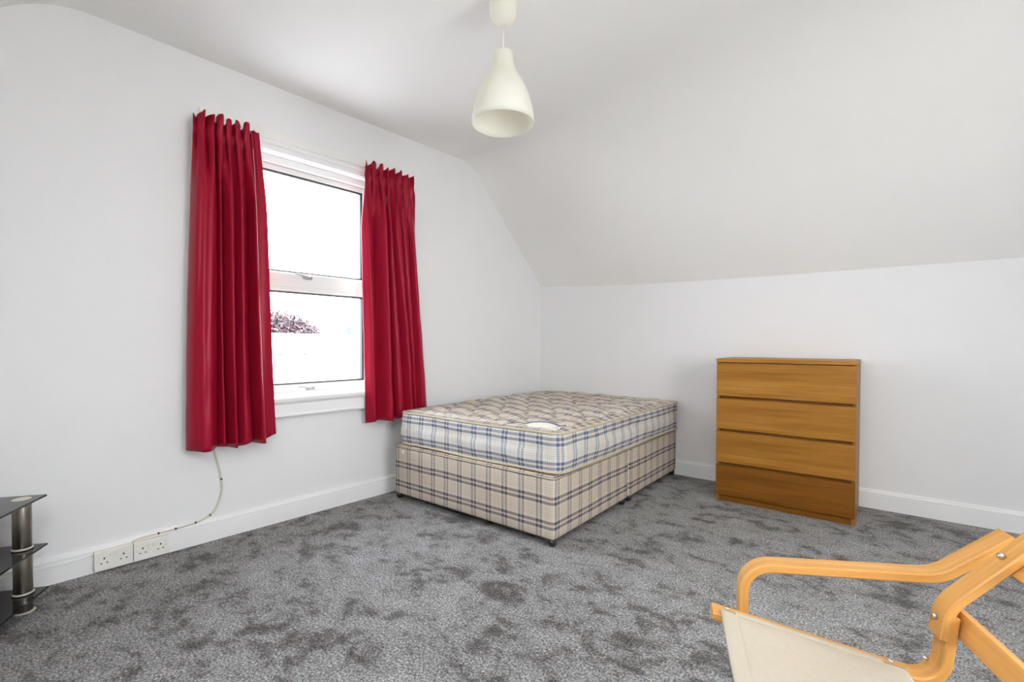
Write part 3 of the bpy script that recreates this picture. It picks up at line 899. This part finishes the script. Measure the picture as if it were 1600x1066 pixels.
# ------------------------------------------------------------------ chest of drawers
CX0, CY1 = 1.856, -.022
chest = empty('chest_of_drawers', (CX0+.4, CY1-.24, 0))
LC = Matrix.Translation((-(CX0+.4), -(CY1-.24), 0))
x0, x1, yf, yb = CX0, CX0+.8, CY1-.48, CY1
box('top_panel', x0-.001, x1+.001, yf, yb, .976, 1.0, 'oak_carcass', chest, .0015, mtx=LC)
for a in (x0+.001, x1-.019): box('side_panel', a, a+.018, yf+.022, yb, 0, .976, 'oak_side', chest, .001, mtx=LC)
box('back_panel', x0+.019, x1-.019, yb-.008, yb-.002, .05, .975, 'oak_carcass', chest, 0, mtx=LC)
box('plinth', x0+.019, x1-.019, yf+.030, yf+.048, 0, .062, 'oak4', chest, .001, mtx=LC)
for i, (a, b) in enumerate(((.742, .970), (.512, .722), (.278, .493), (.048, .258))):
    d = empty('drawer', (0, 0, 0)); d.parent = chest; d.matrix_parent_inverse = LC
    d.location = ((x0+x1)/2, yf, a)
    LD = Matrix.Translation((-(x0+x1)/2, -yf, -a))
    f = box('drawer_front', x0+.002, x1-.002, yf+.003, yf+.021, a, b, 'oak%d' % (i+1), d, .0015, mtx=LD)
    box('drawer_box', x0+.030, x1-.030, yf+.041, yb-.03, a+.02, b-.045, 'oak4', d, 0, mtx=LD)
for zr_ in (.728, .499, .264): box('divider_rail', x0+.019, x1-.019, yf+.034, yf+.040, zr_-.03, zr_+.03, 'oak4', chest, 0, mtx=LC)
box('front_rail', x0+.02, x1-.02, yf+.05, yf+.07, .93, .975, 'oak4', chest, 0, mtx=LC)
tag(chest, 'oak veneer chest of four drawers, bottom drawer darker, against the knee wall', 'chest of drawers')

# ------------------------------------------------------------------ glass television stand
TIP = Vector((.024, -3.655)); TA = Vector((-.59, -.81)).normalized(); TB = Vector((.84, -.55)).normalized()
TD, TW = .40, .92
stand = empty('television_stand', (TIP.x+TA.x*TD/2+TB.x*TW/2, TIP.y+TA.y*TD/2+TB.y*TW/2, 0))
LT = Matrix.Translation(-stand.location)
def shelf(z, t=.008):
    q = [TIP, TIP+TB*TW, TIP+TB*TW+TA*TD, TIP+TA*TD]
    bm = bmesh.new()
    lo = [bm.verts.new((p.x, p.y, z-t)) for p in q]; hi = [bm.verts.new((p.x, p.y, z)) for p in q]
    bm.faces.new(hi[::-1]); bm.faces.new(lo)
    for k in range(4): bm.faces.new((lo[k], lo[(k+1) % 4], hi[(k+1) % 4], hi[k]))
    bmesh.ops.recalc_face_normals(bm, faces=bm.faces)
    bmesh.ops.bevel(bm, geom=bm.edges[:], offset=.0018, segments=2, affect='EDGES')
    me = bpy.data.meshes.new('glass_shelf'); bm.to_mesh(me); bm.free(); me.materials.append(M['black_glass'])
    o = bpy.data.objects.new('glass_shelf', me); COL.objects.link(o); o.parent = stand; o.matrix_parent_inverse = LT
    return o
for z in (.465, .258, .074): shelf(z)
for a, b in ((.059, .054), (.059, TW-.054), (TD-.059, .054), (TD-.059, TW-.054)):
    p = TIP + TA*a + TB*b
    for z0, z1 in ((.006, .066), (.074, .250), (.258, .457)):
        o = lathe('post', [(.029, z0), (.030, z0+.003), (.030, z1-.003), (.029, z1)], 'chrome', stand, 28, (p.x, p.y, 0), True); into(o, LT)
    for z in (.262, .078):
        o = lathe('collar', [(.0305, z-.002), (.0335, z), (.0335, z+.004), (.0305, z+.006)], 'collar', stand, 28, (p.x, p.y, 0), True); into(o, LT)
    o = lathe('cap_disc', [(.001, .4665), (.029, .4665), (.030, .466), (.030, .4645)], 'collar', stand, 28, (p.x, p.y, 0), True); into(o, LT)
    o = lathe('foot', [(.034, .0), (.036, .002), (.036, .004), (.030, .007)], 'collar', stand, 28, (p.x, p.y, 0), True); into(o, LT)
tag(stand, 'black glass television stand with chrome posts, three shelves, at the left edge', 'tv stand')

# ------------------------------------------------------------------ bentwood armchair
Wd = Vector((-0.348566, 0.937284, 0)); Uf = Vector((-0.937284, -0.348566, 0))
UO = .47
CEN = Vector((2.7992, -3.9990, 0)) + Wd*1.04 - Uf*UO
cm = Matrix(((Uf.x, -Wd.x, 0, CEN.x), (Uf.y, -Wd.y, 0, CEN.y), (0, 0, 1, 0), (0, 0, 0, 1)))
chair = empty('armchair', mtx=cm)
def pl(l, radii, seg=10): return [(p.x, p.y) for p in fillet([Vector((u+UO, z, 0)) for u, z in l], radii, seg)]
for s in (-1, 1):
    ya, yb = sorted((s*.290, s*.343))
    arm = pl([(-.90, .011), (-.194, .011), (-.194, .532), (-.606, .564), (-.738, .672)], [.085, .072, .10])
    strip('arm_frame', arm, .022, ya, yb, 'birch', chair)
    ya, yb = sorted((s*.200, s*.252))
    seat = pl([(-.112, .441), (-.572, .360), (-.590, .520)], [.055])
    strip('seat_rail', seat, .019, ya, yb, 'birch', chair)
    up = pl([(-.5715, .470), (-.580, .535), (-.712, .675), (-.85, .84), (-.905, 1.01)], [.10, .9, .5])
    strip('back_upright', up, .019, ya, yb, 'birch', chair)
    yc = s*.226
    for (u, z), nr in (((-.566, .509), (1, .22)), ((-.678, .656), (.73, .69))):
        n2 = Vector((nr[0], 0, nr[1])).normalized(); p = Vector((u+UO, yc, z))
        tube('bolt', [p-n2*.004, p+n2*.005, p+n2*.0075], [.0062, .0062, .004], 'steel', chair, 12)
    for u, z in ((-.150, .4435), (-.490, .3835), (-.548, .413)):
        p = Vector((u+UO, s*(.240 if u > -.5 else .226), z)); n2 = Vector((-.17, 0, .98)) if u > -.5 else Vector((.85, 0, .5)).normalized()
        tube('bolt', [p-n2*.004, p+n2*.003, p+n2*.005], [.0055, .0055, .0035], 'steel', chair, 12)
    # edge batten that clamps the canvas
    ya, yb = sorted((s*.210, s*.226))
    strip('edge_batten', pl([(-.165, .4455), (-.465, .3925)], []), .006, ya, yb, 'canvas', chair, .0015)
# cross bars
def bar(name, u0, z0, ang, hgt, th, yw):
    mt = Matrix.Translation((u0+UO, 0, z0)) @ Matrix.Rotation(ang, 4, 'Y')
    return box(name, -th/2, th/2, -yw, yw, -hgt/2, hgt/2, 'birch_bar', chair, .003, mtx=mt)
bar('back_slat', -.612, .500, math.radians(-14), .052, .018, .252)
bar('back_slat', -.706, .640, math.radians(-43), .052, .018, .252)
bar('back_slat', -.905, .945, math.radians(-20), .060, .018, .252)
bar('seat_cross_rail', -.180, .405, math.radians(80), .045, .016, .252)
bar('front_stretcher', -.216, .372, 0, .050, .018, .29)
bar('floor_stretcher', -.80, .033, math.radians(90), .05, .022, .30)
def canvas():
    NX, NY = 40, 50; V = []; UV = []
    for j in range(NY+1):
        y = -.222 + .444*j/NY
        for i in range(NX+1):
            u = -.132 - .378*i/NX
            z = .4525 + (u+.112)*.176
            sag = .022*max(0, 1-(y/.19)**2)*(.3+.7*math.sin(math.pi*(.1+.9*i/NX)))
            z -= sag*.9
            z += .0008*math.sin(40*y)*math.sin(31*u)
            V.append((u+UO, y, z)); UV.append((u, y))
    W = NX+1
    Fc = [(j*W+i, j*W+i+1, (j+1)*W+i+1, (j+1)*W+i) for j in range(NY) for i in range(NX)]
    o = mesh_obj('canvas_seat', V, Fc, 'canvas', chair, True, UV)
    sd = o.modifiers.new('cloth', 'SOLIDIFY'); sd.thickness = .003; sd.offset = 0
    hv = []
    for j in range(NY+1):
        for i in (0, 1, 2, 3, 4): p = V[j*W+i]; hv.append((p[0], p[1], p[2]+.0028))
    hf = [(j*5+i, j*5+i+1, (j+1)*5+i+1, (j+1)*5+i) for j in range(NY) for i in range(4)]
    h = mesh_obj('front_hem', hv, hf, 'canvas', o, True); sd = h.modifiers.new('cloth', 'SOLIDIFY'); sd.thickness = .0025; sd.offset = 0
canvas()
tag(chair, 'bentwood armchair with cream canvas seat, no cushion, in the foreground', 'chair')

# ------------------------------------------------------------------ outside the window
def mat_leaf():
    mt, nt, b = new_mat('plum_leaf')
    f = noise_n(nt, coords(nt), 2.5, 3)
    nt.links.new(ramp_n(nt, f, [(.35, (.045, .028, .035)), (.5, (.075, .05, .055)), (.65, (.15, .085, .085))]), b.inputs['Base Color'])
    b.inputs['Roughness'].default_value = .6
    return mt
M['leaf'] = mat_leaf()
M['bark'] = plain('bark', (.08, .06, .05), .9)
M['render'] = plain('pale_render', (.72, .71, .68), .9)
M['slate'] = plain('pale_roof', (.62, .60, .57), .8)
M['dark_pane'] = plain('dark_pane', (.03, .035, .04), .2)
M['bounce_white'] = plain('bounce_white', (.78, .77, .75), .8)  # surface of the added slab that reflects skylight upward
M['ground'] = plain('pale_paving', (.42, .41, .395), .95)
struct(box('ground', -90, 40, -50, 70, -4.6, -4.5, 'ground', origin=False), 'pale paving outside')
struct(box('bounce_slab', RX+.31, RX+11, -10, 5, .20, .32, 'bounce_white', origin=False), 'added white slab outside the right hand window, bounces light onto the ceiling')  # unseen reflector added to throw skylight up to the ceiling
# long white building across the way, flat roofed
OB = ROTL
wh = empty('long_building', mtx=OB @ Matrix.Translation((-18, 8, -4.5)))
LW = Matrix.Translation((18, -8, 4.5))
box('wall', -26, -18, -8, 24, -4.5, 1.36, 'render', wh, .02, mtx=LW)
box('parapet', -26.05, -17.92, -8.05, 24.05, 1.36, 1.50, 'render', wh, .02, mtx=LW)
tag(wh, 'long pale flat-roofed building seen through the lower pane', 'building')
for y, lab in ((4.76, 'small brown wall fixture on the pale building, beside the left curtain'), (5.85, 'small brown wall fixture on the pale building, below the tree')):
    o = box('wall_fixture', -17.99, -17.84, y, y+.13, .55, .66, 'bark', None, .02, mtx=OB)
    tag(o, lab, 'wall fixture', 'fixtures on the pale building')
hs = empty('distant_house', mtx=OB @ Matrix.Translation((-30, 17.4, -4.5)))
LH = Matrix.Translation((30, -17.4, 4.5))
box('house_wall', -36, -30, 13.7, 19, -4.5, 2.7, 'render', hs, .02, mtx=LH)
rv = [(-36.2, 13.6, 2.7), (-29.8, 13.6, 2.7), (-29.8, 19.2, 2.7), (-36.2, 19.2, 2.7), (-33, 13.6, 3.6), (-33, 19.2, 3.6)]
ro = mesh_obj('roof', rv, [(0, 1, 2, 3), (0, 4, 1), (3, 2, 5), (1, 4, 5, 2), (0, 3, 5, 4)], 'slate', hs, mtx=LH); fix_normals(ro)
wn = box('house_window', -30.02, -29.96, 14.33, 15.18, 1.5, 2.32, 'render', hs, .01, mtx=LH)
pp = box('pane', -29.98, -29.95, 14.39, 15.12, 1.56, 2.25, 'dark_pane', None, 0)
pp.parent = wn; pp.matrix_parent_inverse = BMX[wn.name].inverted() @ LH
tag(hs, 'distant pale house with one grey window behind the long building', 'house')

def make_tree():
    rnd = random.Random(5)
    base = Vector((-28.6, 11.3, -4.5))
    tr = empty('copper_tree', base)
    tube('trunk', [(0, 0, 0), (.05, 0, 2.0), (0, .05, 4.2), (0, 0, 5.8)], [.22, .18, .14, .08], 'bark', tr, 10)
    V = []; Fc = []
    lobes = [((0, -.5, 6.5), 1.25), ((0, .5, 6.55), 1.05), ((.4, 1.35, 6.15), .85), ((-.3, -1.5, 6.3), 1.1), ((0, 2.15, 5.85), .62), ((.2, -2.3, 6.0), .9), ((0, 0, 5.7), 1.5), ((0, 2.6, 5.7), .4)]
    for (c, R_) in lobes:
        for _ in range(int(1500*R_*R_)):
            d = Vector((rnd.gauss(0, 1), rnd.gauss(0, 1), rnd.gauss(0, 1))).normalized()
            p = Vector(c) + d*R_*(rnd.random()**.4)*(1+.12*rnd.gauss(0, 1))
            a = Vector((rnd.gauss(0, 1), rnd.gauss(0, 1), rnd.gauss(0, 1))).normalized()*rnd.uniform(.08, .16)
            b = a.cross(Vector((rnd.gauss(0, 1), rnd.gauss(0, 1), rnd.gauss(0, 1)))).normalized()*rnd.uniform(.04, .08)
            i = len(V); V += [p-a, p+b, p+a, p-b]; Fc.append((i, i+1, i+2, i+3))
    o = mesh_obj('foliage', V, Fc, 'leaf', tr); o['kind'] = 'stuff'
    tag(tr, 'dark reddish tree showing above the pale building', 'tree')
make_tree()
